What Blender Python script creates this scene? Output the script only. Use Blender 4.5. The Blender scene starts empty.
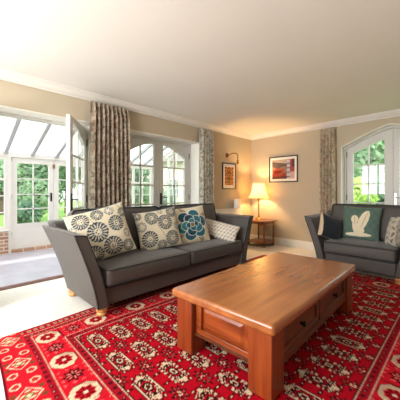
import bpy, bmesh, math, random
import numpy as np
from mathutils import Vector, Matrix, Euler
random.seed(7)
rng = np.random.default_rng(7)
PI = math.pi
SC = bpy.context.scene
COL = SC.collection
# ------------------------------------------------------------------ camera, light, exposure
cam = bpy.data.cameras.new('camera')
cam.sensor_width = 36.0
cam.lens = 265.0 / 400.0 * 36.0
cam.shift_y = -8.0 / 400.0
cam.clip_start = 0.05
cam_o = bpy.data.objects.new('camera', cam)
COL.objects.link(cam_o)
cam_o.location = (0, 0, 1.15)
cam_o.rotation_euler = (PI / 2, 0, -PI / 4)
SC.camera = cam_o
SC.view_settings.view_transform = 'Standard'
SC.view_settings.look = 'None'
SC.view_settings.gamma = 1.0
SC.view_settings.exposure = 0.2
SC.view_settings.use_curve_mapping = False

W = bpy.data.worlds.new('sky')
SC.world = W
W.use_nodes = True
_bg = W.node_tree.nodes['Background']
_bg.inputs[0].default_value = (0.90, 0.96, 1.0, 1)
_bg.inputs[1].default_value = 2.8

def light(name, kind, loc, energy, color, rot=(0, 0, 0), **kw):
    l = bpy.data.lights.new(name, kind)
    l.energy = energy
    l.color = color
    for k, v in kw.items():
        setattr(l, k, v)
    o = bpy.data.objects.new(name, l)
    COL.objects.link(o)
    o.location = loc
    o.rotation_euler = rot
    return o

# sun over the garden, from behind the house
light('sun', 'SUN', (0, 0, 20), 4.5, (1.0, 0.95, 0.86), rot=(math.radians(42), 0, math.radians(-38)), angle=math.radians(2))
# added fill light at an invented rear window (unseen side behind the camera)
light('added_fill_back', 'AREA', (-1.90, 1.85, 1.66), 165, (0.96, 0.98, 1.0), rot=(0, math.radians(-97), 0), shape='RECTANGLE', size=1.2, size_y=2.5)

# ------------------------------------------------------------------ helpers
def s2l(c):
    c = np.asarray(c, dtype=float) / 255.0
    return np.where(c <= 0.04045, c / 12.92, ((c + 0.055) / 1.055) ** 2.4)

def rgba(r, g, b):
    v = s2l((r, g, b))
    return (float(v[0]), float(v[1]), float(v[2]), 1.0)

def new_mat(name):
    m = bpy.data.materials.new(name)
    m.use_nodes = True
    nt = m.node_tree
    return m, nt, nt.nodes['Principled BSDF']

def mat(name, c, rough=0.6, var=0.0, scale=8.0, bump=0.0, bscale=60.0, metal=0.0, sheen=0.0, spec=0.5, c2=None, stretch=(1, 1, 1), detail=4.0):
    """plain colour with noise variation and fine bump"""
    m, nt, p = new_mat(name)
    p.inputs['Roughness'].default_value = rough
    p.inputs['Metallic'].default_value = metal
    p.inputs['Specular IOR Level'].default_value = spec
    if sheen:
        p.inputs['Sheen Weight'].default_value = sheen
        p.inputs['Sheen Roughness'].default_value = 0.4
    col = rgba(*c)
    p.inputs['Base Color'].default_value = col
    tc = nt.nodes.new('ShaderNodeTexCoord')
    mp = nt.nodes.new('ShaderNodeMapping')
    mp.inputs['Scale'].default_value = stretch
    nt.links.new(tc.outputs['Object'], mp.inputs[0])
    if var > 0 or c2:
        n = nt.nodes.new('ShaderNodeTexNoise')
        n.inputs['Scale'].default_value = scale
        n.inputs['Detail'].default_value = detail
        nt.links.new(mp.outputs[0], n.inputs[0])
        r = nt.nodes.new('ShaderNodeValToRGB')
        b = rgba(*c2) if c2 else tuple(min(1, v * (1 + var)) for v in col[:3]) + (1,)
        a = col if c2 else tuple(v * (1 - var) for v in col[:3]) + (1,)
        r.color_ramp.elements[0].position = 0.35
        r.color_ramp.elements[1].position = 0.65
        r.color_ramp.elements[0].color = a
        r.color_ramp.elements[1].color = b
        nt.links.new(n.outputs[0], r.inputs[0])
        nt.links.new(r.outputs[0], p.inputs['Base Color'])
    if bump > 0:
        n2 = nt.nodes.new('ShaderNodeTexNoise')
        n2.inputs['Scale'].default_value = bscale
        n2.inputs['Detail'].default_value = 3
        nt.links.new(mp.outputs[0], n2.inputs[0])
        bp = nt.nodes.new('ShaderNodeBump')
        bp.inputs['Strength'].default_value = bump
        bp.inputs['Distance'].default_value = 0.01
        nt.links.new(n2.outputs[0], bp.inputs['Height'])
        nt.links.new(bp.outputs[0], p.inputs['Normal'])
    return m

def attr_mat(name, rough=0.8, sheen=0.2, bump=0.15, bscale=300):
    """pattern read from the mesh's own colour attribute"""
    m, nt, p = new_mat(name)
    a = nt.nodes.new('ShaderNodeAttribute')
    a.attribute_name = 'pattern'
    nt.links.new(a.outputs['Color'], p.inputs['Base Color'])
    p.inputs['Roughness'].default_value = rough
    p.inputs['Sheen Weight'].default_value = sheen
    p.inputs['Specular IOR Level'].default_value = 0.25
    tc = nt.nodes.new('ShaderNodeTexCoord')
    n2 = nt.nodes.new('ShaderNodeTexNoise')
    n2.inputs['Scale'].default_value = bscale
    nt.links.new(tc.outputs['Object'], n2.inputs[0])
    bp = nt.nodes.new('ShaderNodeBump')
    bp.inputs['Strength'].default_value = bump
    bp.inputs['Distance'].default_value = 0.005
    nt.links.new(n2.outputs[0], bp.inputs['Height'])
    nt.links.new(bp.outputs[0], p.inputs['Normal'])
    return m

def wood(name, dark, mid, lightc, rough=0.3, along='X', scale=1.0, coat=0.3):
    m, nt, p = new_mat(name)
    tc = nt.nodes.new('ShaderNodeTexCoord')
    mp = nt.nodes.new('ShaderNodeMapping')
    s = {'X': (1.2, 14, 14), 'Y': (14, 1.2, 14), 'Z': (14, 14, 1.2)}[along]
    mp.inputs['Scale'].default_value = tuple(v * scale for v in s)
    nt.links.new(tc.outputs['Object'], mp.inputs[0])
    n = nt.nodes.new('ShaderNodeTexNoise')
    n.inputs['Scale'].default_value = 1.6
    n.inputs['Detail'].default_value = 7
    n.inputs['Distortion'].default_value = 0.35
    nt.links.new(mp.outputs[0], n.inputs[0])
    r = nt.nodes.new('ShaderNodeValToRGB')
    e = r.color_ramp.elements
    e[0].position = 0.25; e[0].color = rgba(*dark)
    e[1].position = 0.75; e[1].color = rgba(*lightc)
    k = e.new(0.48); k.color = rgba(*mid)
    nt.links.new(n.outputs[0], r.inputs[0])
    # slow tone change from board to board
    n3 = nt.nodes.new('ShaderNodeTexNoise')
    n3.inputs['Scale'].default_value = 2.2
    n3.inputs['Detail'].default_value = 2
    nt.links.new(tc.outputs['Object'], n3.inputs[0])
    mx = nt.nodes.new('ShaderNodeMix')
    mx.data_type = 'RGBA'; mx.blend_type = 'OVERLAY'
    mx.inputs[0].default_value = 0.2
    nt.links.new(r.outputs[0], mx.inputs[6])
    nt.links.new(n3.outputs[0], mx.inputs[7])
    nt.links.new(mx.outputs[2], p.inputs['Base Color'])
    p.inputs['Roughness'].default_value = rough
    p.inputs['Coat Weight'].default_value = coat
    p.inputs['Coat Roughness'].default_value = 0.25
    bp = nt.nodes.new('ShaderNodeBump')
    bp.inputs['Strength'].default_value = 0.015
    bp.inputs['Distance'].default_value = 0.004
    nt.links.new(n.outputs[0], bp.inputs['Height'])
    nt.links.new(bp.outputs[0], p.inputs['Normal'])
    return m

def glass_mat(name):
    m = bpy.data.materials.new(name)
    m.use_nodes = True
    nt = m.node_tree
    nt.nodes.clear()
    out = nt.nodes.new('ShaderNodeOutputMaterial')
    t = nt.nodes.new('ShaderNodeBsdfTransparent')
    t.inputs[0].default_value = (0.96, 0.98, 0.97, 1)
    g = nt.nodes.new('ShaderNodeBsdfGlossy')
    g.inputs['Roughness'].default_value = 0.02
    lw = nt.nodes.new('ShaderNodeLayerWeight')
    pw = nt.nodes.new('ShaderNodeMath'); pw.operation = 'POWER'; pw.inputs[1].default_value = 5.0
    nt.links.new(lw.outputs['Facing'], pw.inputs[0])
    f = nt.nodes.new('ShaderNodeMath'); f.operation = 'MULTIPLY_ADD'
    f.inputs[1].default_value = 0.35; f.inputs[2].default_value = 0.03
    nt.links.new(pw.outputs[0], f.inputs[0])
    mx = nt.nodes.new('ShaderNodeMixShader')
    nt.links.new(f.outputs[0], mx.inputs[0])
    nt.links.new(t.outputs[0], mx.inputs[1])
    nt.links.new(g.outputs[0], mx.inputs[2])
    nt.links.new(mx.outputs[0], out.inputs[0])
    return m

def translucent_mat(name, c, trans=0.5, clear=0.0):
    m = bpy.data.materials.new(name)
    m.use_nodes = True
    nt = m.node_tree
    nt.nodes.clear()
    out = nt.nodes.new('ShaderNodeOutputMaterial')
    d = nt.nodes.new('ShaderNodeBsdfDiffuse')
    t = nt.nodes.new('ShaderNodeBsdfTranslucent')
    d.inputs[0].default_value = rgba(*c)
    t.inputs[0].default_value = rgba(*c)
    mx = nt.nodes.new('ShaderNodeMixShader')
    mx.inputs[0].default_value = trans
    nt.links.new(d.outputs[0], mx.inputs[1])
    nt.links.new(t.outputs[0], mx.inputs[2])
    last = mx
    if clear:
        tr = nt.nodes.new('ShaderNodeBsdfTransparent')
        m2 = nt.nodes.new('ShaderNodeMixShader')
        m2.inputs[0].default_value = clear
        nt.links.new(mx.outputs[0], m2.inputs[1])
        nt.links.new(tr.outputs[0], m2.inputs[2])
        last = m2
    nt.links.new(last.outputs[0], out.inputs[0])
    return m

class MB:
    """collects solids into one mesh"""
    def __init__(self):
        self.v = []; self.f = []
    def add(self, vs, fs):
        o = len(self.v)
        self.v += [tuple(p) for p in vs]
        self.f += [tuple(i + o for i in f) for f in fs]
        return self
    def box(self, x0, x1, y0, y1, z0, z1):
        vs = [(x0, y0, z0), (x1, y0, z0), (x1, y1, z0), (x0, y1, z0), (x0, y0, z1), (x1, y0, z1), (x1, y1, z1), (x0, y1, z1)]
        return self.add(vs, [(0, 3, 2, 1), (4, 5, 6, 7), (0, 1, 5, 4), (1, 2, 6, 5), (2, 3, 7, 6), (3, 0, 4, 7)])
    def hexa(self, b, t):
        """solid from four bottom and four top corners"""
        return self.add(list(b) + list(t), [(0, 3, 2, 1), (4, 5, 6, 7), (0, 1, 5, 4), (1, 2, 6, 5), (2, 3, 7, 6), (3, 0, 4, 7)])
    def loft(self, rings, cap=True, closed=True):
        n = len(rings[0]); o = len(self.v)
        for r in rings:
            self.v += [tuple(p) for p in r]
        for i in range(len(rings) - 1):
            for j in range(n if closed else n - 1):
                k = (j + 1) % n
                self.f.append((o + i * n + j, o + i * n + k, o + (i + 1) * n + k, o + (i + 1) * n + j))
        if cap:
            self.f.append(tuple(o + j for j in range(n))[::-1])
            self.f.append(tuple(o + (len(rings) - 1) * n + j for j in range(n)))
        return self
    def lathe(self, prof, c=(0, 0, 0), n=20, sx=1.0, sy=1.0):
        rings = []
        for r, z in prof:
            rings.append([(c[0] + r * sx * math.cos(2 * PI * k / n), c[1] + r * sy * math.sin(2 * PI * k / n), c[2] + z) for k in range(n)])
        return self.loft(rings)
    def tube(self, pts, r, n=8, closed=False):
        pts = [Vector(p) for p in pts]
        rings = []
        m = len(pts)
        for i, p in enumerate(pts):
            a = pts[(i - 1) % m] if (closed or i > 0) else p
            b = pts[(i + 1) % m] if (closed or i < m - 1) else p
            t = (b - a).normalized()
            u = Vector((0, 0, 1)) if abs(t.z) < 0.9 else Vector((1, 0, 0))
            s = t.cross(u).normalized(); w = s.cross(t)
            rr = r[i] if isinstance(r, (list, tuple)) else r
            rings.append([p + s * rr * math.cos(2 * PI * k / n) + w * rr * math.sin(2 * PI * k / n) for k in range(n)])
        if closed:
            rings.append(rings[0])
        return self.loft(rings, cap=not closed)
    def strip(self, us, lo, hi, y0, y1, axis='X'):
        """solid between the curves lo(u) and hi(u), u along x (or y), thickness y0..y1"""
        rings = []
        for u in us:
            a, b = lo(u), hi(u)
            if axis == 'X':
                rings.append([(u, y0, a), (u, y1, a), (u, y1, b), (u, y0, b)])
            else:
                rings.append([(y0, u, a), (y1, u, a), (y1, u, b), (y0, u, b)])
        return self.loft(rings)
    def build(self, name, material, parent=None, bevel=0.0, seg=2, smooth=30, loc=None):
        me = bpy.data.meshes.new(name)
        me.from_pydata(self.v, [], self.f)
        bm = bmesh.new(); bm.from_mesh(me)
        bmesh.ops.recalc_face_normals(bm, faces=bm.faces)
        bm.to_mesh(me); bm.free()
        if smooth:
            me.shade_smooth()
            me.set_sharp_from_angle(angle=math.radians(smooth))
        me.materials.append(material)
        o = bpy.data.objects.new(name, me)
        COL.objects.link(o)
        if parent: o.parent = parent
        if loc: o.location = loc
        if bevel:
            b = o.modifiers.new('edge', 'BEVEL')
            b.width = bevel; b.segments = seg; b.limit_method = 'ANGLE'; b.angle_limit = math.radians(35)
            b.harden_normals = False
        return o

def thing(name, label, cat, loc=(0, 0, 0), rotz=0.0, group=None):
    o = bpy.data.objects.new(name, None)
    o.empty_display_size = 0.1
    COL.objects.link(o)
    o.location = loc; o.rotation_euler = (0, 0, rotz)
    return tag(o, label, cat, group)

def tag(o, label, cat, group=None, kind=None):
    if label: o['label'] = label
    if cat: o['category'] = cat
    if group: o['group'] = group
    if kind: o['kind'] = kind
    return o

def struct(o, label=None):
    o['kind'] = 'structure'
    if label: o['label'] = label
    return o

def copy_tree(o, parent=None):
    c = o.copy(); COL.objects.link(c)
    if parent: c.parent = parent
    for ch in list(o.children):
        copy_tree(ch, c)
    return c

def lin(a, b, n):
    return [a + (b - a) * i / (n - 1) for i in range(n)]

def grid_attr(me, cols):
    a = me.color_attributes.new('pattern', 'FLOAT_COLOR', 'POINT')
    arr = np.ones((len(me.vertices), 4), dtype=np.float32)
    arr[:, :3] = cols
    a.data.foreach_set('color', arr.ravel())

# ------------------------------------------------------------------ materials
M = {}
M['wall'] = mat('wall_paint', (194, 179, 154), 0.85, var=0.02, scale=2, bump=0.04, bscale=120)
M['white_paint'] = mat('white_paint', (236, 231, 222), 0.45, var=0.02, scale=3)
M['reveal'] = mat('reveal_paint_lit', (246, 242, 232), 0.7, var=0.02, scale=3)  # whiter than the walls, light from outside put into the colour
M['ceiling'] = mat('ceiling_paint', (242, 239, 232), 0.9, var=0.01, scale=1.5)
M['carpet'] = mat('cream_carpet', (228, 221, 209), 0.95, var=0.05, scale=30, bump=0.5, bscale=220, sheen=0.3)
M['door_paint'] = mat('door_paint', (210, 206, 198), 0.4, var=0.02, scale=3)
M['cons_white'] = mat('conservatory_white', (222, 215, 208), 0.5, var=0.02, scale=3)
M['glass'] = glass_mat('window_glass')
M['roof_panel'] = translucent_mat('opal_roof_sheet', (240, 241, 242), 0.9, 0.10)
M['rafter'] = mat('rafter_grey_white', (176, 176, 177), 0.5, var=0.02)
M['brick'] = None
M['cons_floor'] = mat('pale_floor_tile', (176, 172, 182), 0.18, var=0.06, scale=4)
M['threshold'] = mat('threshold_wood', (112, 66, 52), 0.5, var=0.2, scale=20)
M['sofa'] = mat('charcoal_weave', (75, 69, 64), 0.55, var=0.2, scale=140, bump=0.25, bscale=420, sheen=0.2)
M['piping'] = mat('charcoal_piping', (24, 23, 24), 0.7, var=0.1, scale=60, sheen=0.2)
M['foot'] = wood('pale_beech', (178, 112, 52), (212, 150, 84), (232, 182, 118), 0.3, 'Z', 2.0)
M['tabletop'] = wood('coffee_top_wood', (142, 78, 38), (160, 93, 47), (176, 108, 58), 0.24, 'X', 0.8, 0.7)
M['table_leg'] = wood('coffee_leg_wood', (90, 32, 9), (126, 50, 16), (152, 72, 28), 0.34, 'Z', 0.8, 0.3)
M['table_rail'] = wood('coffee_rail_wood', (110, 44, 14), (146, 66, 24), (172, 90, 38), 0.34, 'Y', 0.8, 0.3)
M['table_shaded'] = wood('coffee_wood_shaded', (62, 26, 9), (88, 42, 16), (112, 60, 28), 0.34, 'X', 0.8, 0.3)  # darkened wood, shade on the long sides put into the colour
M['side_wood'] = wood('side_table_wood', (88, 42, 16), (132, 68, 27), (168, 98, 46), 0.3, 'Z', 1.2, 0.4)
M['black_knob'] = mat('black_knob', (26, 22, 20), 0.35, metal=0.4)
M['brass'] = mat('aged_brass', (172, 126, 62), 0.32, metal=1.0, var=0.1, scale=30)
M['dark_brass'] = mat('dark_brass', (110, 70, 36), 0.4, metal=0.8, var=0.15, scale=30)
M['steel'] = mat('brushed_steel', (176, 176, 178), 0.35, metal=0.9)
M['iron'] = mat('dark_iron', (46, 44, 42), 0.4, metal=0.7)
M['frame_black'] = mat('black_frame', (34, 26, 22), 0.35, var=0.1, scale=20)
M['mat_board'] = mat('mat_board', (240, 234, 222), 0.8)
M['shade'] = translucent_mat('pleated_shade', (255, 243, 214), 0.6)
M['grass'] = mat('lawn_grass', (96, 140, 52), 0.9, var=0.3, scale=6, bump=0.4, bscale=60, c2=(140, 178, 76))
M['bark'] = mat('tree_bark', (92, 74, 58), 0.9, var=0.3, scale=12, bump=0.5, bscale=30)
M['paper_white'] = mat('white_plastic', (244, 240, 232), 0.4)
M['pattern'] = attr_mat('printed_cloth')
M['rug'] = attr_mat('wool_rug', rough=1.0, sheen=0.0, bump=0.5, bscale=180)
M['rug'].node_tree.nodes['Principled BSDF'].inputs['Specular IOR Level'].default_value = 0.08
M['art'] = attr_mat('art_print', rough=0.3, sheen=0.0, bump=0.0)

def leaf_mat(name, a, b):
    m = mat(name, a, 0.6, c2=b, scale=1.2, detail=6)
    nt = m.node_tree
    p = nt.nodes['Principled BSDF']
    out = nt.nodes['Material Output']
    t = nt.nodes.new('ShaderNodeBsdfTranslucent')
    src = p.inputs['Base Color'].links[0].from_socket
    nt.links.new(src, t.inputs[0])
    mx = nt.nodes.new('ShaderNodeMixShader')
    mx.inputs[0].default_value = 0.5
    nt.links.new(p.outputs[0], mx.inputs[1]); nt.links.new(t.outputs[0], mx.inputs[2])
    nt.links.new(mx.outputs[0], out.inputs[0])
    return m
M['leaf_dark'] = leaf_mat('dark_leaves', (78, 116, 92), (138, 168, 138))  # leaf greens paled to stand in for bright haze outdoors
M['leaf_mid'] = leaf_mat('mid_leaves', (104, 140, 106), (170, 194, 160))
M['leaf_lime'] = leaf_mat('lime_leaves', (160, 196, 96), (212, 228, 150))

def brick_mat():
    m, nt, p = new_mat('red_brick')
    tc = nt.nodes.new('ShaderNodeTexCoord')
    mp = nt.nodes.new('ShaderNodeMapping')
    mp.inputs['Rotation'].default_value = (PI / 2, 0, 0)
    b = nt.nodes.new('ShaderNodeTexBrick')
    b.inputs['Color1'].default_value = rgba(158, 114, 90)
    b.inputs['Color2'].default_value = rgba(190, 148, 120)
    b.inputs['Mortar'].default_value = rgba(216, 204, 190)
    b.inputs['Scale'].default_value = 1.0
    b.inputs['Brick Width'].default_value = 0.225
    b.inputs['Row Height'].default_value = 0.075
    b.inputs['Mortar Size'].default_value = 0.009
    nt.links.new(tc.outputs['Object'], mp.inputs[0])
    nt.links.new(mp.outputs[0], b.inputs[0])
    nt.links.new(b.outputs[0], p.inputs['Base Color'])
    p.inputs['Roughness'].default_value = 0.85
    return m
M['brick'] = brick_mat()

def curtain_mat(name, base, base2, red, green):
    m, nt, p = new_mat(name)
    tc = nt.nodes.new('ShaderNodeTexCoord')
    def noise(scale, det=3, off=0.0):
        mp = nt.nodes.new('ShaderNodeMapping')
        mp.inputs['Location'].default_value = (off, off * 2, off)
        nt.links.new(tc.outputs['UV'], mp.inputs[0])
        n = nt.nodes.new('ShaderNodeTexNoise')
        n.inputs['Scale'].default_value = scale; n.inputs['Detail'].default_value = det
        n.inputs['Distortion'].default_value = 0.8
        nt.links.new(mp.outputs[0], n.inputs[0])
        return n.outputs[0]
    def ramp(src, a, b):
        r = nt.nodes.new('ShaderNodeMapRange')
        r.inputs[1].default_value = a; r.inputs[2].default_value = b
        nt.links.new(src, r.inputs[0])
        return r.outputs[0]
    def mix(f, a, b):
        x = nt.nodes.new('ShaderNodeMix'); x.data_type = 'RGBA'
        nt.links.new(f, x.inputs[0])
        for v, i in ((a, 6), (b, 7)):
            if isinstance(v, tuple): x.inputs[i].default_value = v
            else: nt.links.new(v, x.inputs[i])
        return x.outputs[2]
    c = mix(ramp(noise(12, 3), 0.42, 0.58), rgba(*base), rgba(*base2))
    c = mix(ramp(noise(19, 3, 3.1), 0.54, 0.60), c, rgba(*green))
    c = mix(ramp(noise(16, 3, 7.7), 0.56, 0.62), c, rgba(*red))
    nt.links.new(c, p.inputs['Base Color'])
    p.inputs['Roughness'].default_value = 0.85
    p.inputs['Sheen Weight'].default_value = 0.2
    return m
M['curtain_taupe'] = curtain_mat('taupe_floral_cloth', (146, 130, 110), (178, 162, 140), (132, 100, 84), (104, 94, 78))
M['curtain_grey'] = curtain_mat('grey_floral_cloth', (196, 188, 170), (172, 168, 152), (150, 124, 104), (120, 124, 106))
M['curtain_rose'] = curtain_mat('rose_floral_cloth', (206, 188, 162), (184, 166, 142), (166, 132, 108), (150, 140, 114))

# ------------------------------------------------------------------ room shell
YL, XR, XB, YF, ZC, ZW = 3.585, 5.30, -1.72, -2.62, 2.46, 2.56
DL, DR = 3.86, 5.50        # planes of the left doors and of the right doors
O1, O2 = (-0.04, 1.56), (2.02, 3.58)
OR = (0.13, 1.62)
HD = 2.10

struct(MB().box(XB - .3, XR + .32, YF - .3, YL + .36, -0.12, 0.0).build('floor', M['carpet'], smooth=0))
struct(MB().box(XB - .3, XR + .32, YF - .3, YL + .34, ZC, ZC + .12).build('ceiling', M['ceiling'], smooth=0))

def arch_open(y):          # underside of the arched opening in the right wall
    s = abs(y - 0.875) / 0.745
    return 1.975 + 0.305 * (1 - s ** 1.3)

b = MB()
T = YL + .30
for x0, x1 in ((XB - .3, O1[0]), (O1[1], O2[0]), (O2[1], XR + .3)):
    b.box(x0, x1, YL, T, 0, ZC)
for x0, x1 in (O1, O2):
    b.box(x0, x1, YL, T, HD, ZC)
struct(b.build('wall_left', M['wall'], smooth=0))
b = MB()
TR = XR + .30
b.box(XR, TR, YF - .3, OR[0], 0, ZC)
b.box(XR, TR, OR[1], YL, 0, ZC)
b.strip(lin(OR[0], OR[1], 33), arch_open, lambda y: ZC, XR, TR, axis='Y')
struct(b.build('wall_right', M['wall'], smooth=0))
b = MB()
b.box(XB - .2, XB, YF, .5, 0, ZC).box(XB - .2, XB, 3.2, YL, 0, ZC).box(XB - .2, XB, .5, 3.2, 0, .95).box(XB - .2, XB, .5, 3.2, 2.35, ZC)
struct(b.build('wall_back', M['wall'], smooth=0))
b = MB().box(XB - .2, XR, YF - .2, YF, 0, ZC)
struct(b.build('wall_front', M['wall'], smooth=0))

# pale reveals of the openings, whitened to look lit from outside
b = MB()
e = 0.014
for x0, x1 in (O1, O2):
    b.box(x0, x1, YL + .004, DL - .04, HD - e, HD - .0005)
    b.box(x0 + .0005, x0 + e, YL + .004, DL - .04, 0.001, HD - e)
    b.box(x1 - e, x1 - .0005, YL + .004, DL - .04, 0.001, HD - e)
struct(b.build('trim_1', M['reveal'], smooth=0))
b = MB()
b.strip(lin(OR[0] + .001, OR[1] - .001, 33), lambda y: arch_open(y) - e, lambda y: arch_open(y) - .0006, XR - .004, DR - .046, axis='Y')
b.box(XR - .004, DR - .046, OR[0] + .0005, OR[0] + e, 0.001, 1.965)
b.box(XR - .004, DR - .045, OR[1] - e, OR[1] - .0005, 0.001, 1.965)
struct(b.build('trim_2', M['reveal'], smooth=0))

# cornice
prof = [(0, 2.378), (.016, 2.372), (.026, 2.372), (.028, 2.382), (.022, 2.388), (.034, 2.392), (.05, 2.398), (.075, 2.418), (.09, 2.436), (.1, 2.440), (.104, 2.447), (.122, 2.449), (.122, 2.459), (0, 2.459)]
struct(MB().loft([[(XB, YL - d, z) for d, z in prof], [(XR - .001, YL - d, z) for d, z in prof]]).build('trim_3', M['white_paint'], smooth=20))
struct(MB().loft([[(XR - d, YF, z) for d, z in prof], [(XR - d, YL - .001, z) for d, z in prof]]).build('trim_4', M['white_paint'], smooth=20))
# baseboards
def base_x(b, x0, x1):
    b.box(x0, x1, YL - .018, YL, 0.001, .135).box(x0, x1, YL - .011, YL, .135, .155)
def base_y(b, y0, y1):
    b.box(XR - .018, XR, y0, y1, 0.001, .135).box(XR - .011, XR, y0, y1, .135, .155)
b = MB(); base_x(b, O2[1], XR); base_x(b, O1[1], O2[0]); base_x(b, XB, O1[0])
struct(b.build('baseboard_left', M['white_paint'], smooth=0))
b = MB(); base_y(b, OR[1], YL - .02); base_y(b, YF, OR[0])
struct(b.build('baseboard_right', M['white_paint'], smooth=0))
# threshold strips
b = MB()
b.box(O1[0], O1[1], DL - .04, DL - .012, 0.001, .012).box(O1[0], O1[1], DL + .004, DL + .04, 0.001, .014)
struct(b.build('trim_5', M['threshold'], smooth=0))

# invented rear window behind the camera, unseen, sized to light the room
def invented_rear_window(name, along, a0, a1, fixed):
    b = MB()
    n = 5
    for i in range(n):
        c = a0 + .03 + (a1 - a0 - .06) * i / (n - 1)
        if along == 'Y': b.box(fixed - .12, fixed - .06, c - .03, c + .03, .95, 2.35)
        else: b.box(c - .03, c + .03, fixed - .12, fixed - .06, .95, 2.35)
    for z in (.98, 2.32):
        if along == 'Y': b.box(fixed - .12, fixed - .06, a0, a1, z - .03, z + .03)
        else: b.box(a0, a1, fixed - .12, fixed - .06, z - .03, z + .03)
    struct(b.build(name, M['white_paint'], smooth=0))
invented_rear_window('invented_window_1', 'Y', .5, 3.2, XB)

# ------------------------------------------------------------------ french doors
def door_leaf(name, w, top, gtop, bars, zbot, loc, rotz, flip=False, material=None, handle=True, zb=0.006, stile=.105, hm=None, cover=False):
    """u runs from the hinge (0) to the meeting edge (w)"""
    material = material or M['door_paint']
    t = .022
    s = -1 if flip else 1
    b = MB()
    us1, us2, us3 = lin(0, stile, 5), lin(w - stile, w, 5), lin(stile, w - stile, 17)
    fl = lambda us: [s * u for u in us]
    fn = lambda f: (lambda u: f(s * u))
    b.strip(fl(us1), lambda u: zb, fn(top), -t, t)
    b.strip(fl(us2), lambda u: zb, fn(top), -t, t)
    b.strip(fl(us3), fn(gtop), fn(top), -t, t)
    b.strip(fl([stile, w - stile]), lambda u: zb, lambda u: zbot, -t * .6, t * .6)
    b.strip(fl([stile, w - stile]), lambda u: zb, lambda u: zb + .16, -t, t)
    b.strip(fl([stile, w - stile]), lambda u: zbot - .06, lambda u: zbot, -t, t)
    m = w / 2
    b.strip(fl([m - .011, m + .011]), lambda u: zbot, fn(gtop), -.016, .016)
    for z in bars:
        b.strip(fl([stile, w - stile]), lambda u: z - .011, lambda u: z + .011, -.016, .016)
    o = b.build(name, material, smooth=0)
    o.location = loc; o.rotation_euler = (0, 0, rotz)
    struct(o)
    g = MB()
    g.strip(fl(us3), lambda u: zbot, fn(gtop), -.003, .003)
    g.build('pane', M['glass'], o, smooth=0)
    if handle:
        h = MB()
        u = w - .05
        for sd in (1, -1):
            y0 = sd * t
            h.box(s * u - .018, s * u + .018, min(y0, y0 + sd * .008), max(y0, y0 + sd * .008), .93, 1.13)
            h.tube([(s * u, y0, 1.06), (s * u, y0 + sd * .045, 1.06), (s * (u - .10), y0 + sd * .045, 1.055)], .008, 8)
        h.build('handle', hm or M['iron'], o)
    if cover:
        MB().box(s * w - .016, s * w + .016, -t - .012, -t, zb + .01, top(w) - .012).build('cover_bar', material, o, bevel=.003)
    hg = MB()
    for z in (.25, 1.05, 1.85):
        hg.tube([(-s * .002, -t - .006, z - .05), (-s * .002, -t - .006, z + .05)], .008, 8)
    hg.build('hinge', M['iron'], o)
    return o

BARS = (1.595, 1.268, .941, .614)
def door_frame(name, x0, x1, y, d=.06):
    b = MB()
    b.box(x0 + .007, x0 + .046, y - .04, y + d, 0.004, HD - .007)
    b.box(x1 - .046, x1 - .007, y - .04, y + d, 0.004, HD - .007)
    b.box(x0 + .046, x1 - .046, y - .04, y + d, HD - .046, HD - .007)
    return struct(b.build(name, M['door_paint'], smooth=0))
def gl2(u):               # glass head of the left-wall leaves (u from the hinge)
    return 2.0 - .33 * ((.73 - u) / .78) ** 2
top2 = lambda u: HD - .053
door_frame('trim_6', *O2, DL)
door_frame('trim_7', *O1, DL)
door_leaf('door_1', .728, top2, gl2, BARS, .30, (2.072, DL, 0), 0, handle=False, cover=True)
door_leaf('door_2', .728, top2, gl2, BARS, .30, (3.528, DL, 0), 0, flip=True)
# open leaf of the left opening, swung into the room
door_leaf('door_3', .728, top2, gl2, BARS, .30, (1.508, DL - .03, 0), math.radians(54.5), flip=True)
# its twin at the other jamb, also swung in
door_leaf('door_4', .728, top2, gl2, BARS, .30, (.012, DL - .03, 0), math.radians(-56), flip=False)

# right wall doors (local x -> world -y)
def top_r(u):             # u from the hinge at y=1.57 to the meeting edge
    return arch_open(1.57 - u) - .05
def gl_r(u):
    s = (.697 - u) / .745
    return 2.085 - .31 * s ** 1.35
def rfr():
    b = MB()
    b.strip(lin(OR[0] + .008, OR[1] - .008, 33), lambda y: arch_open(y) - .044, lambda y: arch_open(y) - .008, DR - .045, DR + .06, axis='Y')
    b.box(DR - .045, DR + .06, OR[0] + .008, OR[0] + .045, .004, 1.94)
    b.box(DR - .045, DR + .06, OR[1] - .045, OR[1] - .008, .004, 1.94)
    return struct(b.build('trim_8', M['door_paint'], smooth=0))
rfr()
RB = (1.63, 1.295, .96, .625)
door_leaf('door_5', .695, top_r, gl_r, RB, .30, (DR, 1.57, 0), -PI / 2, handle=False, cover=True)
def top_r2(u): return arch_open(.18 + u) - .05
def gl_r2(u): return gl_r(u)
door_leaf('door_6', .695, top_r2, gl_r2, RB, .30, (DR, .18, 0), -PI / 2, flip=True, hm=M['steel'])

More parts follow.
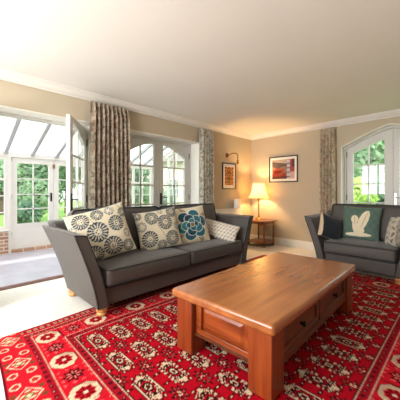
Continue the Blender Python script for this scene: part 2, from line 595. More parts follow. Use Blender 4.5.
# ------------------------------------------------------------------ conservatory
CF, CY, CX0, CX1 = -0.15, 6.85, -1.6, 4.75
EAV, RIDGE = 1.92, 3.12
struct(MB().box(CX0 - .1, CX1 + .1, T, CY + .15, CF - .1, CF).build('conservatory_floor', M['cons_floor'], smooth=0))
struct(MB().box(O1[0], O1[1], YL + .36, DL + .12, CF, -.001).build('trim_9', M['threshold'], smooth=0))
def slope(y): return RIDGE + (EAV + .08 - RIDGE) * (y - T) / (CY - T)
roof = MB()
roof.strip([CX0, CX1], lambda u: 0, lambda u: 1, T, CY)   # replaced below
roof.v = []; roof.f = []
roof.hexa([(CX0, T, slope(T)), (CX1, T, slope(T)), (CX1, CY + .1, slope(CY + .1)), (CX0, CY + .1, slope(CY + .1))],
          [(CX0, T, slope(T) + .012), (CX1, T, slope(T) + .012), (CX1, CY + .1, slope(CY + .1) + .012), (CX0, CY + .1, slope(CY + .1) + .012)])
ro = struct(roof.build('conservatory_roof', M['roof_panel'], smooth=0))
k = -4
x = 1.05
while x - .5 > CX0: x -= .487
while x < CX1:
    w = .034
    MB().hexa([(x - w, T, slope(T) - .07), (x + w, T, slope(T) - .07), (x + w, CY, slope(CY) - .07), (x - w, CY, slope(CY) - .07)],
              [(x - w, T, slope(T)), (x + w, T, slope(T)), (x + w, CY, slope(CY)), (x - w, CY, slope(CY))]).build('rafter', M['rafter'], ro, smooth=0)
    x += .487
# eaves and house-side beam
b = MB().box(CX0, CX1, CY - .03, CY + .09, EAV - .02, EAV + .08).box(CX0, CX1, T, T + .05, slope(T) - .14, slope(T) - .02)
struct(b.build('trim_10', M['cons_white'], smooth=0))
# dwarf brick walls
struct(MB().box(CX0, 1.09, CY - .06, CY + .12, CF, .33).build('wall_conservatory', M['brick'], smooth=0))
struct(MB().box(2.86, CX1 + .1, CY - .06, CY + .12, CF, .33).build('wall_garden', M['brick'], smooth=0))
struct(MB().box(CX1, CX1 + .1, T, CY - .06, CF, .33).build('wall_end', M['cons_white'], smooth=0))

def glazed(name, along, a0, a1, fixed, z0, z1f, n, tr=1.42, mid=True):
    """framed window run; z1f gives the head height along the run"""
    w = .03
    b = MB(); g = MB()
    cs = lin(a0 + w, a1 - w, n + 1)
    def bx(u0, u1, lo, hi, f=.035):
        if along == 'X': b.strip([u0, u1], lo, hi, fixed - f, fixed + f)
        else: b.strip([u0, u1], lo, hi, fixed - f, fixed + f, axis='Y')
    for c in cs:
        bx(c - w, c + w, lambda u: z0, z1f)
    bx(a0, a1, lambda u: z0, lambda u: z0 + .06, .032)
    bx(a0, a1, lambda u: z1f(u) - .06, z1f, .032)
    if tr: bx(a0, a1, lambda u: tr - .025, lambda u: tr + .025, .030)
    if mid:
        for i in range(n):
            c = (cs[i] + cs[i + 1]) / 2
            bx(c - .012, c + .012, lambda u: z0, z1f, .016)
        for z in (.72, 1.07):
            bx(a0, a1, lambda u: z - .012, lambda u: z + .012, .013)
    o = struct(b.build(name, M['cons_white'], smooth=0))
    if along == 'X': g.strip([a0, a1], lambda u: z0, z1f, fixed - .003, fixed + .003)
    else: g.strip([a0, a1], lambda u: z0, z1f, fixed - .003, fixed + .003, axis='Y')
    g.build('pane', M['glass'], o, smooth=0)
    MBs = MB()
    if along == 'X': MBs.box(a0, a1, fixed - .14, fixed + .06, z0 - .03, z0)
    else: MBs.box(fixed - .14, fixed + .06, a0, a1, z0 - .03, z0)
    MBs.build('window_sill', M['cons_white'], o, smooth=0)
    return o
glazed('window_2', 'X', CX0, 1.09, CY + .02, .36, lambda u: EAV - .02, 3)
glazed('window_3', 'X', 2.86, CX1, CY + .02, .36, lambda u: EAV - .02, 3)
glazed('window_4', 'Y', T + .05, CY - .04, CX1 + .04, .36, lambda u: slope(u) - .08, 4)
# garden door pair of the conservatory
b = MB().box(1.09, 1.147, CY - .04, CY + .08, CF, EAV - .02).box(2.805, 2.86, CY - .04, CY + .08, CF, EAV - .02)
struct(b.build('trim_11', M['cons_white'], smooth=0))
struct(MB().box(1.147, 2.805, CY - .10, CY + .1, CF, -.085).build('trim_12', M['brick'], smooth=0))
cons_top = lambda u: EAV - .02
cons_gl = lambda u: 1.78
for nm, x0, fl_ in (('door_7', 1.15, False), ('door_8', 2.802, True)):
    door_leaf(nm, .823, cons_top, cons_gl, (1.44, 1.10, .78), .46, (x0, CY + .02, 0), 0, flip=fl_, material=M['cons_white'], zb=-.08, handle=not fl_, hm=M['iron'])
b = MB().box(1.955, 1.968, CY - .03, CY - .008, 1.70, 1.80).box(1.985, 1.998, CY - .03, CY - .008, 1.70, 1.80)
o = b.build('door_bolt', M['brass'], bpy.data.objects['door_7'], smooth=0)
o.location = (-1.15, -CY - .02, 0)

# ------------------------------------------------------------------ garden
GZ = -0.3
g = MB().box(-14, 40, CY + .16, 46, GZ - .1, GZ).box(XR + .31, 40, -30, CY + .16, GZ - .1, GZ)
struct(tag(g.build('ground', M['grass'], smooth=0), None, None))
struct(MB().box(-2, 6.5, CY + .16, CY + 2.6, GZ, GZ + .05).build('patio', mat('patio_stone', (188, 178, 164), 0.8, var=.12, scale=3), smooth=0))

def crown_mesh(h, r, n, leaf, base=0.25, seed=0):
    rg = np.random.default_rng(seed)
    lumps = []
    for i in range(9):
        a = rg.uniform(0, 2 * PI); rr = r * rg.uniform(.15, .6)
        lumps.append((rr * math.cos(a), rr * math.sin(a), h * rg.uniform(base + .12, .88), r * rg.uniform(.38, .6)))
    lumps.append((0, 0, h * .6, r * .7))
    b = MB()
    vs = []; fs = []
    for i in range(n):
        cx, cy, cz, cr = lumps[rg.integers(len(lumps))]
        d = rg.normal(size=3); d /= np.linalg.norm(d)
        p = np.array((cx, cy, cz)) + d * cr * rg.uniform(.72, 1.05) * np.array((1, 1, .9))
        if p[2] < .02: p[2] = .02 + rg.uniform(0, .1)
        u = rg.normal(size=3); u -= d * np.dot(u, d) * .6; u /= np.linalg.norm(u)
        v = np.cross(d, u) + rg.normal(size=3) * .25; v /= np.linalg.norm(v)
        s = leaf * rg.uniform(.6, 1.3)
        o = len(vs)
        vs += [p - u * s, p + v * s * .45, p + u * s, p - v * s * .45]
        fs.append((o, o + 1, o + 2, o + 3))
    b.v = [tuple(map(float, q)) for q in vs]; b.f = fs
    return b
def tree(name, label, cat, x, y, h, r, m, n=2200, leaf=.16, base=.25, seed=0, group=None, trunk=True):
    t = thing(name, label, cat, (x, y, GZ), 0, group)
    crown_mesh(h, r, n, leaf, base, seed).build('crown', M[m], t, smooth=0)
    if trunk:
        MB().tube([(0, 0, -.05), (.03, .02, h * .3), (0, .04, h * .62)], [r * .07, r * .06, r * .03], 9).build('trunk', M['bark'], t)
    return t
def pos(px, d):           # a place in the garden straight along a line of sight of the photo
    l = (px - 200) / 265.0 * d
    return (d + l) / math.sqrt(2), (d - l) / math.sqrt(2)
# beyond the right doors
tree('tree', 'tall leafy tree filling the top panes of the arched garden doors', 'tree', *pos(374, 15), 7.5, 2.6, 'leaf_mid', 3000, .20, .2, 1)
tree('tree', 'broad dark tree behind the bushes seen through the right panes of the arched doors', 'tree', *pos(397, 24), 8.5, 2.8, 'leaf_mid', 4200, .22, .1, 2)
tree('tree', 'dark tree with a rounded crown at the left edge of the arched doors', 'tree', *pos(346, 23), 8.0, 2.6, 'leaf_dark', 3600, .22, .1, 3)
tree('bush', 'lime green bush low in the left panes of the arched garden doors', 'bush', *pos(352, 9.5), 1.95, .85, 'leaf_lime', 2600, .085, .05, 4, trunk=False)
tree('bush', 'dark green clipped bush beside the lime green bush', 'bush', *pos(381, 11.5), 1.9, 1.0, 'leaf_dark', 2400, .10, .05, 5, trunk=False)
# beyond the conservatory
tree('tree', 'big green tree seen through the panes of the conservatory garden door', 'tree', *pos(36, 12.5), 4.6, 1.7, 'leaf_mid', 4200, .16, .1, 6)
tree('tree', 'dark tree seen through the far left conservatory window', 'tree', *pos(2, 17), 5.6, 2.2, 'leaf_dark', 3600, .18, .1, 7)
tree('bush', 'low bush behind the lower panes of the conservatory garden door', 'bush', *pos(26, 10), 1.1, .7, 'leaf_dark', 1800, .10, .05, 8, trunk=False)
tree('tree', 'tree half hidden behind the opened door leaf', 'tree', *pos(66, 18), 5.2, 1.6, 'leaf_mid', 3000, .18, .1, 9)
tree('tree', 'green tree seen through the left closed door leaf behind the sofa', 'tree', *pos(134, 16), 4.0, 2.0, 'leaf_mid', 3000, .18, .1, 10)
tree('bush', 'small bush in front of the neighbouring house', 'bush', *pos(166, 14), 1.8, .8, 'leaf_mid', 1600, .10, .05, 11, trunk=False)

hx, hy = pos(178, 19)
h = thing('neighbouring_house', 'pale pink house with white windows beyond the conservatory', 'house', (hx, hy, GZ), math.radians(-45))
MB().box(-3.0, 3.0, 0, 4, 0, 3.6).build('house_wall', mat('pink_render', (222, 200, 184), .8, var=.05), h, smooth=0)
MB().hexa([(-3.3, -.4, 3.6), (3.3, -.4, 3.6), (3.3, 4.4, 3.6), (-3.3, 4.4, 3.6)], [(-2.6, 1.9, 5.2), (2.6, 1.9, 5.2), (2.6, 2.1, 5.2), (-2.6, 2.1, 5.2)]).build('roof', mat('grey_tile', (128, 118, 112), .8, var=.2, scale=10), h, smooth=0)
for xx in (-2.0, -.4, 1.2):
    for zz in (1.0,):
        wf = MB()
        wf.box(xx - .5, xx + .5, -.06, 0, zz, zz + .08).box(xx - .5, xx + .5, -.06, 0, zz + 1.32, zz + 1.4).box(xx - .5, xx - .42, -.06, 0, zz, zz + 1.4).box(xx + .42, xx + .5, -.06, 0, zz, zz + 1.4).box(xx - .04, xx + .04, -.05, 0, zz, zz + 1.4).box(xx - .5, xx + .5, -.05, 0, zz + .66, zz + .72)
        w_ = wf.build('window', M['cons_white'], h, smooth=0)
        MB().box(xx - .46, xx + .46, -.02, -.005, zz + .04, zz + 1.36).build('pane', mat('dark_glass', (110, 126, 132), .1), w_, smooth=0)

# ------------------------------------------------------------------ rug
def lerp(a, b, t): return a + (b - a) * t
def build_rug():
    X0, X1, Y0, Y1 = 0.28, 4.22, 0.02, 2.59
    st = 0.008
    nx, ny = int((X1 - X0) / st) + 1, int((Y1 - Y0) / st) + 1
    X, Y = np.meshgrid(np.linspace(X0, X1, nx), np.linspace(Y0, Y1, ny), indexing='ij')
    red, bright, dark, cream, black = (s2l(c) for c in ((168, 6, 26), (190, 20, 36), (84, 6, 16), (206, 184, 154), (34, 10, 14)))
    C = np.empty(X.shape + (3,)); C[:] = red
    def put(mask, c): C[mask] = c
    nz = rng.random(X.shape)
    # field rosettes
    FX0, FX1, FY0, FY1 = 0.78, 3.72, 0.44, 2.16
    fld = (X > FX0) & (X < FX1) & (Y > FY0) & (Y < FY1)
    SX, SY = 0.19, 0.3375
    def cell(ox, oy):
        u = (X - ox) / SX; v = (Y - oy) / SY
        return (u - np.round(u)) * SX, (v - np.round(v)) * SY
    u, v = cell(0.88, 1.645)
    au, av = np.abs(u), np.abs(v)
    hexd = np.maximum(au / .052, av / .105 * .85 + au / .052 * .38)       # long six-sided figure with pointed ends
    step = .06 * np.sign(np.sin(av * 210) * np.sin(au * 260))
    put(fld & (hexd < 1.16) & (hexd > 1.04), dark)
    put(fld & (hexd + step < 1.0), cream)
    put(fld & (hexd + step < 0.84), dark)
    put(fld & (hexd < 0.74) & (np.sin(au * 300 + .6) * np.sin(av * 260) > .30), cream)
    put(fld & (hexd < 0.84) & (au < .008) & (av > .05), black)
    d2 = np.maximum(au / .033, av / .050) * .55 + (au / .033 + av / .050) * .35
    put(fld & (d2 < 1.0), red)
    put(fld & (d2 < .82), black)
    put(fld & (d2 < .52), cream)
    put(fld & (d2 < .34), dark)
    # flame tips along the length
    tip = (av > .084) & (av < .122) & (au < .008 * (.128 - av) / .02)
    put(fld & tip, cream)
    # minor figures in between
    u, v = cell(0.88 + SX / 2, 1.645 + SY / 2)
    au, av = np.abs(u), np.abs(v)
    r1 = np.sqrt((au / .05) ** 2 + (av / .075) ** 2)
    ang = np.arctan2(av / .075, au / .05)
    pet = r1 / (1 + .28 * np.cos(8 * ang))
    put(fld & (pet < .86), dark)
    put(fld & (pet < .68), black)
    put(fld & (pet < .60) & (np.cos(8 * ang) > .3), s2l((150, 74, 66)))
    put(fld & (pet < .42), red)
    put(fld & (pet < .24), cream)
    put(fld & (pet < .15), dark)
    for du, dv in ((.045, .085), (.062, .045), (.0, .115)):
        q = np.hypot(au - du, av - dv)
        put(fld & (q < .013), dark)
        put(fld & (q < .0062), cream)
    # tiny sprinkles
    u, v = cell(0.88 + SX / 2, 1.645)
    q = np.hypot(np.abs(u) - .018, np.abs(v) - .05)
    put(fld & (q < .011), dark)
    # border bands: distance t from the field edge, s along the edge
    ang_l = np.maximum(np.maximum(FX0 - X, X - FX1), np.maximum(FY0 - Y, Y - FY1))     # >0 outside the field
    endside = np.maximum(FX0 - X, X - FX1) > np.maximum(FY0 - Y, Y - FY1)
    S = np.where(endside, Y - 1.30, X - 0.615)
    def guard(t0, t1):
        m = (ang_l >= t0) & (ang_l < t1)
        w = t1 - t0
        k = (ang_l - t0) / w
        put(m, s2l((150, 14, 30)))
        put(m & ((k < .17) | (k > .83)), cream)
        put(m & ((k < .05) | (k > .95)), black)
        ph = (S / .055) % 1.0
        q = np.hypot((ph - .5) * .055, (k - .5) * w)
        put(m & (q < .014), s2l((78, 10, 18)))
        put(m & (q < .006), s2l((196, 110, 98)))
        put(m & (q < .004), dark)
        z = ((ang_l * 110 + S * 110) % 2 < 1)
        put(m & ((k < .17) | (k > .83)) & (k > .05) & (k < .95) & z, s2l((176, 96, 84)))
    guard(0.0, .075)
    # panel band with cream octagons and red blocks in turn
    m = (ang_l >= .075) & (ang_l < .255)
    put(m, bright)
    P = 0.40
    cy = np.where(endside, Y - 2.325, X - 0.615)
    ph = ((cy / P + .25) % 1.0)                  # 0..0.5 cream panel, 0.5..1 red panel
    k = (ang_l - .165)
    uc = (ph - .25) * P
    ak, auc = np.abs(k), np.abs(uc)
    octo = np.maximum(np.maximum(ak / .080, auc / .088), (ak / .080 + auc / .088) * .70)
    put(m & (octo < 1.05), dark)
    put(m & (octo < 1.0), cream)
    rr = np.hypot(k, uc); an = np.arctan2(k, uc)
    put(m & (octo < .96) & (np.sin(k * 400) * np.sin(uc * 400) > .30), s2l((168, 112, 92)))
    fl = rr / (1 + .07 * np.cos(8 * an))
    put(m & (fl < .054), red)
    put(m & (fl < .046) & (np.cos(8 * an) > .2), dark)
    put(m & (fl < .012), cream)
    ur = (ph - .75) * P
    rr = np.hypot(k, ur); an = np.arctan2(k, ur)
    fl = rr / (1 + .2 * np.cos(8 * an))
    redp = m & (ph > .5)
    put(redp & (fl < .055), dark)
    put(redp & (fl < .036) & (np.cos(8 * an) > 0), s2l((214, 110, 100)))
    put(redp & (fl < .012), black)
    put(redp & (np.sin(k * 330) * np.sin(ur * 330) > .8) & (fl > .06), s2l((230, 110, 104)))
    put(m & (np.abs(np.abs(ph - .5) - .25) > .242), dark)
    guard(.255, .325)
    # outer edge along the long sides
    m = (ang_l >= .325) & ~endside
    k = ang_l - .325
    put(m, red)
    put(m & (np.abs(k - .045) < .016) & ((S / .05) % 1 < .6), cream)
    put(m & (np.abs(k - .045) < .008), dark)
    put(m & (k > .085), dark)
    # end skirts: bright red with cream hooked trees
    mx = ((X < FX0 - .30) | (X > FX1 + .30))
    k = np.where(X < 1.5, FX0 - .30 - X, X - FX1 - .30)      # 0 at the guard, .2 at the rug end
    put(mx, bright)
    v = ((Y - .06) / .37) % 1.0
    vv = (v - .5) * .37
    kk = k - .10
    w = np.abs(vv) / .085 + np.abs(kk) / .075
    put(mx & (w < 1.0), cream)
    put(mx & (w < .86), bright)
    put(mx & (w < .66) & (np.sin(vv * 190) > 0), cream)
    put(mx & (w < .40), s2l((120, 96, 40)))
    put(mx & (w < .24), cream)
    for sv in (-1, 1):
        for sk in (-1, 1):
            q = np.hypot(vv - sv * .125, kk - sk * .05)
            put(mx & (q < .030), cream)
            put(mx & (q < .021), bright)
            put(mx & (q < .010), s2l((130, 60, 40)))
            q = np.hypot(vv - sv * .045, kk - sk * .07)
            put(mx & (q < .017), s2l((110, 60, 36)))
    put(mx & (k > .185), s2l((168, 60, 50)))
    ed = np.minimum(np.minimum(X - X0, X1 - X), np.minimum(Y - Y0, Y1 - Y))
    put(ed < .012, dark)
    C *= (0.86 + .28 * nz)[..., None]
    # the far edge does not lie quite straight
    v = np.clip((Y - 1.2) / 1.4, 0, 1) ** 3
    Yw = Y + v * (-.055 + .10 * np.exp(-((X - 1.15) / .42) ** 2) + .03 * np.sin(X * 4.1)) * np.clip((3.6 - X) / 1.5, 0, 1)
    Xw = X + np.clip((.9 - X) / .6, 0, 1) * .022 * np.sin(Y * 3.4)
    Z = np.full(X.shape, .013) + .0015 * (rng.random(X.shape) - .5)
    Z = np.where(ed < .004, .006, Z)
    top = np.stack([Xw, Yw, Z], -1).reshape(-1, 3)
    idx = np.arange(nx * ny).reshape(nx, ny)
    q = np.stack([idx[:-1, :-1], idx[1:, :-1], idx[1:, 1:], idx[:-1, 1:]], -1).reshape(-1, 4)
    rim = np.concatenate([idx[:, 0], idx[-1, 1:], idx[-2::-1, -1], idx[0, -2:0:-1]])
    low = top[rim].copy(); low[:, 2] = .002
    o = nx * ny; nr = len(rim)
    a = np.arange(nr); bnx = (a + 1) % nr
    side = np.stack([rim, o + a, o + bnx, rim[bnx]], -1)
    V = np.concatenate([top, low]); F = np.concatenate([q, side])
    me = bpy.data.meshes.new('rug')
    me.vertices.add(len(V)); me.vertices.foreach_set('co', V.astype(np.float32).ravel())
    me.loops.add(F.size); me.loops.foreach_set('vertex_index', F.astype(np.int32).ravel())
    me.polygons.add(len(F))
    me.polygons.foreach_set('loop_start', np.arange(0, F.size, 4, dtype=np.int32))
    me.update(calc_edges=True); me.validate()
    Cc = np.concatenate([C.reshape(-1, 3), C.reshape(-1, 3)[rim]])
    grid_attr(me, Cc)
    me.materials.append(M['rug'])
    ob = bpy.data.objects.new('rug', me)
    COL.objects.link(ob)
    tag(ob, 'large red patterned wool rug with cream motifs under the coffee table', 'rug')
build_rug()

# ------------------------------------------------------------------ upholstery
def cushion(hx, hy, hz, r, crown=0.02, n=14, front=0.012):
    """soft rounded block centred on the origin"""
    b = MB()
    bm = bmesh.new()
    bmesh.ops.create_cube(bm, size=2.0)
    bmesh.ops.subdivide_edges(bm, edges=bm.edges[:], cuts=n, use_grid_fill=True)
    for vtx in bm.verts:
        p = vtx.co
        # denser samples near the edges
        u = [math.copysign(1 - (1 - abs(c)) ** 1.5, c) for c in p]
        q0 = Vector((u[0] * hx, u[1] * hy, u[2] * hz))
        q = Vector((max(-hx + r, min(hx - r, q0.x)), max(-hy + r, min(hy - r, q0.y)), max(-hz + r, min(hz - r, q0.z))))
        d = q0 - q
        if d.length > 1e-7: q = q + d.normalized() * r
        cz = crown * (1 - u[0] ** 2) * (1 - u[1] ** 2)
        q.z += cz if q.z > 0 else -cz * .3
        q.y += math.copysign(front * (1 - u[0] ** 2) * (1 - u[2] ** 2), q.y)
        vtx.co = q
    b.v = [tuple(v.co) for v in bm.verts]
    b.f = [tuple(v.index for v in f.verts) for f in bm.faces]
    bm.free()
    return b
def pipe_loop(hx, hy, z, r, rad=.0075, n=6):
    pts = []
    for cx, cy, a0 in ((hx - r, hy - r, 0), (-hx + r, hy - r, 90), (-hx + r, -hy + r, 180), (hx - r, -hy + r, 270)):
        for i in range(n + 1):
            a = math.radians(a0 + 90 * i / n)
            pts.append((cx + r * math.cos(a), cy + r * math.sin(a), z))
    return MB().tube(pts, rad, 6, closed=True)

def make_sofa(name, label, cat, loc, rotz, half, depth, ncush, feet_y=(.07, .78), rug_z=0.0):
    """half: half width of the base; front faces local -y at y = 0"""
    t = thing(name, label, cat, loc, rotz)
    zt, flare = .79, .205
    inner = half - .11
    MB().box(-inner - .02, inner + .02, .04, depth - .06, .10, .268).build('base', M['sofa'], t, bevel=.012)
    for s in (-1, 1):
        rings = []
        for yy in (0.0, depth - .10):
            ring = []
            for i in range(9):                        # outer face, bottom to top
                k = i / 8
                ring.append((s * (half + flare * (k ** 1.35)), yy * (1 + .22 * k), .095 + (zt - .095) * k))
            for i in range(9):                        # inner face, top to bottom
                k = 1 - i / 8
                ring.append((s * (inner + .005 + (flare - .01) * (k ** 1.35)), yy * (1 + .22 * k), .095 + (zt - .02 - .095) * k))
            rings.append(ring)
        a = MB().loft(rings).build('arm', M['sofa'], t, bevel=.014, seg=3, smooth=40)
        pts = [(s * (half + flare * ((i / 12) ** 1.35) - .006), -.001, .10 + (zt - .105) * i / 12) for i in range(13)]
        pts += [(s * (inner + flare - .01 + .012), -.001, zt - .018)]
        pts += [(s * (inner + .011 + (flare - .01) * ((1 - i / 12) ** 1.35)), -.001, .10 + (zt - .125) * (1 - i / 12)) for i in range(1, 13)]
        MB().tube(pts, .005, 6).build('piping', M['piping'], a)
    # back frame, leaning a little
    yb = depth - .16
    xb = half + .10
    MB().hexa([(-half + .02, yb, .10), (half - .02, yb, .10), (half - .02, depth, .10), (-half + .02, depth, .10)],
              [(-xb - .05, yb + .05, .84), (xb + .05, yb + .05, .84), (xb + .05, depth + .09, .84), (-xb - .05, depth + .09, .84)]).build('backrest', M['sofa'], t, bevel=.03, seg=3)
    wc = (2 * inner + .06) / ncush
    for i in range(ncush):
        cx = -inner - .03 + wc * (i + .5)
        sy = (yb - .13) / 2 + .025
        c = cushion(wc / 2 - .004, sy, .082, .035, .022).build('seat_cushion', M['sofa'], t, smooth=60, loc=(cx, sy - .012, .283 + .080))
        pipe_loop(wc / 2 - .010, sy - .002, .070, .04).build('piping', M['piping'], c)
        pipe_loop(wc / 2 - .010, sy - .002, -.070, .04).build('piping', M['piping'], c)
        wb = (2 * inner + .24) / ncush
        cb = -inner - .12 + wb * (i + .5)
        k = cushion(wb / 2 - .005, .095, .265, .05, .02, front=.035).build('back_cushion', M['sofa'], t, smooth=60)
        k.location = (cb, yb - .055, .685)
        k.rotation_euler = (math.radians(-11), 0, 0)
        pp = pipe_loop(wb / 2 - .012, .255, .0, .05).build('piping', M['piping'], k)
        pp.rotation_euler = (PI / 2, 0, 0); pp.location = (0, -.085, .006)
    prof = [(.030, .0), (.040, .006), (.045, .022), (.040, .036), (.036, .042), (.046, .050), (.050, .066), (.046, .086), (.040, .10)]
    for sx in (-1, 1):
        for yy in feet_y:
            z0 = rug_z if yy < .3 else 0.0
            MB().lathe([(q, z0 + z * (.1 - z0) / .1) for q, z in prof], (sx * (half - .065), yy, 0), 18).build('foot', M['foot'], t, smooth=60)
    return t
make_sofa('sofa', 'charcoal two seater sofa with flared arms in front of the closed french doors', 'sofa', (2.14, 2.30, 0.0), 0, 1.12, .88, 2, rug_z=.0145)
make_sofa('armchair', 'charcoal wide armchair with flared arms in front of the arched garden doors', 'armchair', (3.97, 1.02, 0.0), -PI / 2, .51, .86, 1, feet_y=(.06, .78), rug_z=.0145)

# scatter cushions: two bulging faces with a pinched seam, print from a colour function
def pillow(name, label, w, h, t, pattern, loc, yaw, tilt, roll, back=None, n=84, piping=None, group=None):
    u = np.linspace(-1, 1, n)
    U, V = np.meshgrid(u, u, indexing='ij')
    pin = 1 - .07 * (1 - V ** 2); pin2 = 1 - .07 * (1 - U ** 2)
    # pinch the middles of the sides a little so that the corners point outwards
    Xs = U * w / 2 * (1 - .06 * (np.abs(U) ** 3) * (1 - V ** 2))
    Zs = V * h / 2 * (1 - .06 * (np.abs(V) ** 3) * (1 - U ** 2))
    prof = ((1 - np.abs(U) ** 2.6) * (1 - np.abs(V) ** 2.6)).clip(0, 1) ** .55
    wr = .006 * np.sin(U * 7 + 2 * V) * np.sin(V * 6 - U) * (1 - prof * .6) * prof
    Yf = -(t / 2) * prof - wr - .004
    Yb = (t / 2) * prof + wr * .5 + .004
    vf = np.stack([Xs, Yf, Zs], -1).reshape(-1, 3)
    vb = np.stack([Xs, Yb, Zs], -1).reshape(-1, 3)
    idx = np.arange(n * n).reshape(n, n)
    q = np.stack([idx[:-1, :-1], idx[1:, :-1], idx[1:, 1:], idx[:-1, 1:]], -1).reshape(-1, 4)
    rim = np.concatenate([idx[:, 0], idx[-1, 1:], idx[-2::-1, -1], idx[0, -2:0:-1]])
    o = n * n
    nx_ = np.roll(rim, -1)
    side = np.stack([rim, o + rim, o + nx_, nx_], -1)
    Vv = np.concatenate([vf, vb]); F = np.concatenate([q, (q + o)[:, ::-1], side])
    me = bpy.data.meshes.new(name)
    me.from_pydata([tuple(map(float, p)) for p in Vv], [], [tuple(map(int, f)) for f in F])
    cf = pattern(U, V, w, h).reshape(-1, 3)
    cb = (back if back else pattern)(U, V, w, h).reshape(-1, 3)
    grid_attr(me, np.concatenate([cf, cb]))
    me.shade_smooth()
    me.materials.append(M['pattern'])
    ob = bpy.data.objects.new(name, me)
    COL.objects.link(ob)
    ob.matrix_world = Matrix.Translation(loc) @ Matrix.Rotation(math.radians(yaw), 4, 'Z') @ Matrix.Rotation(math.radians(tilt), 4, 'X') @ Matrix.Rotation(math.radians(roll), 4, 'Y')
    tag(ob, label, 'cushion', group)
    if piping:
        pts = [tuple((vf[i] + vb[i]) / 2) for i in rim[::4]]
        MB().tube(pts, .006, 6, closed=True).build('piping', piping, ob)
    return ob

def base_col(U, c): 
    C = np.empty(U.shape + (3,)); C[:] = s2l(c); return C
def dandelion(spots, base=(206, 190, 160)):
    def f(U, V, w, h):
        C = base_col(U, base)
        x, y = U * w / 2, V * h / 2
        navy, teal, grey = s2l((24, 44, 62)), s2l((52, 86, 104)), s2l((120, 112, 100))
        stem = np.abs(np.sin(x * 9 + y * 4)) < .03
        C[stem] = grey
        for cx, cy, r, k in spots:
            d = np.hypot(x - cx, y - cy); a = np.arctan2(y - cy, x - cx)
            m = d < r
            C[m] = s2l((188, 180, 158)) if k else s2l((214, 200, 170))
            sp = np.cos(a * 16) > (-.15 if k else .25)
            C[m & (d > r * .34) & sp & (d < r * .92)] = navy if k else teal
            C[m & (np.abs(d - r * .92) < r * .07) & (np.cos(a * 18) > -.4)] = navy if k else teal
            C[(d < r * .30)] = s2l((226, 214, 186))
            C[(d < r * .24) & (np.cos(a * 9) > -.3)] = navy
            C[(d < r * .09)] = s2l((210, 196, 160))
        return C
    return f
def rose(U, V, w, h):
    C = base_col(U, (216, 204, 178))
    x, y = U * w / 2 / 1.16, V * h / 2 / 1.1
    cols = [s2l(c) for c in ((18, 74, 92), (30, 104, 118), (14, 52, 70), (52, 128, 138))]
    leaf = s2l((164, 146, 112))
    for a in (.5, 2.0, 3.7, 5.2):
        px, py = .19 * math.cos(a), .19 * math.sin(a)
        xr = (x - px) * math.cos(a) + (y - py) * math.sin(a); yr = -(x - px) * math.sin(a) + (y - py) * math.cos(a)
        C[(xr / .08) ** 2 + (yr / .03) ** 2 < 1] = leaf
    white = s2l((228, 226, 214))
    for ring, (R, rp, n, off) in enumerate(((.135, .082, 6, .2), (.085, .066, 5, .7), (.042, .044, 4, .1))):
        for i in range(n):
            a = off + 2 * PI * i / n
            px, py = R * math.cos(a), R * math.sin(a) * .95
            d = np.hypot((x - px) * 1.0, (y - py) * 1.12)
            C[d < rp] = white
            C[d < rp * .89] = cols[(i + ring) % 4]
            C[(np.abs(d - rp * .55) < .004) & (np.hypot(x, y) > R)] = cols[(i + 3) % 4]
    d = np.hypot(x, y)
    C[d < .03] = white
    C[d < .025] = s2l((120, 96, 50))
    return C
def sprig(U, V, w, h):
    C = base_col(U, (214, 204, 188))
    x, y = U * w / 2, V * h / 2
    k = .05
    row = np.floor(y / k)
    u = (x / k + .5 * (row % 2)) % 1 - .5; v = (y / k) % 1 - .5
    m = (np.abs(u - .5 * v) < .12) & (np.abs(v) < .34)
    m |= ((np.hypot(u - .24, v - .15) < .12) | (np.hypot(u + .2, v + .1) < .1))
    C[m] = s2l((146, 132, 120))
    return C
def teal_bird(U, V, w, h):
    C = base_col(U, (84, 106, 94))
    x, y = U * .25, V * .25
    C += (.012 * np.sin(x * 60) * np.sin(y * 50))[..., None]
    cr, br = s2l((226, 212, 182)), s2l((176, 150, 112))
    def ell(cx, cy, a, b_, ang, c):
        ca, sa = math.cos(math.radians(ang)), math.sin(math.radians(ang))
        xr = (x - cx) * ca + (y - cy) * sa; yr = -(x - cx) * sa + (y - cy) * ca
        C[(xr / a) ** 2 + (yr / b_) ** 2 < 1] = c
    ell(.045, .03, .058, .165, -17, cr)         # tall leaning shape
    ell(-.065, .045, .047, .060, 6, cr)         # small round one beside it
    ell(-.05, -.06, .036, .085, 12, cr)
    ell(.0, -.11, .07, .06, 0, cr)
    ell(-.01, -.175, .17, .030, 3, cr)          # base
    ell(.06, .05, .005, .12, -17, br)
    ell(-.062, .03, .005, .06, 8, br)
    return C
def navy(U, V, w, h):
    C = base_col(U, (24, 31, 38))
    C[U < -.82 - .08 * V] = s2l((206, 184, 152))
    return C + (.004 * np.sin(U * 40) * np.sin(V * 40))[..., None]
def plain_cream(U, V, w, h): return base_col(U, (214, 194, 164))
def ikat(U, V, w, h):
    C = base_col(U, (196, 186, 170))
    z = np.sin(U * 9 + 2.5 * np.sin(V * 6)) * np.sin(V * 8 + np.cos(U * 5))
    C[z > .25] = s2l((160, 150, 138)); C[z > .6] = s2l((112, 102, 94)); C[z < -.55] = s2l((172, 156, 136))
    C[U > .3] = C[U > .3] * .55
    return C
D1 = dandelion(((-.17, .17, .085, 1), (.0, .20, .065, 1), (-.04, .02, .105, 1), (.165, .06, .085, 1), (-.22, -.03, .075, 1), (.07, -.16, .10, 1), (-.12, -.19, .09, 1), (.13, .215, .055, 0), (.225, -.2, .065, 1), (.27, .16, .055, 1), (-.27, .1, .04, 0), (.25, -.07, .045, 0)), (206, 194, 166))
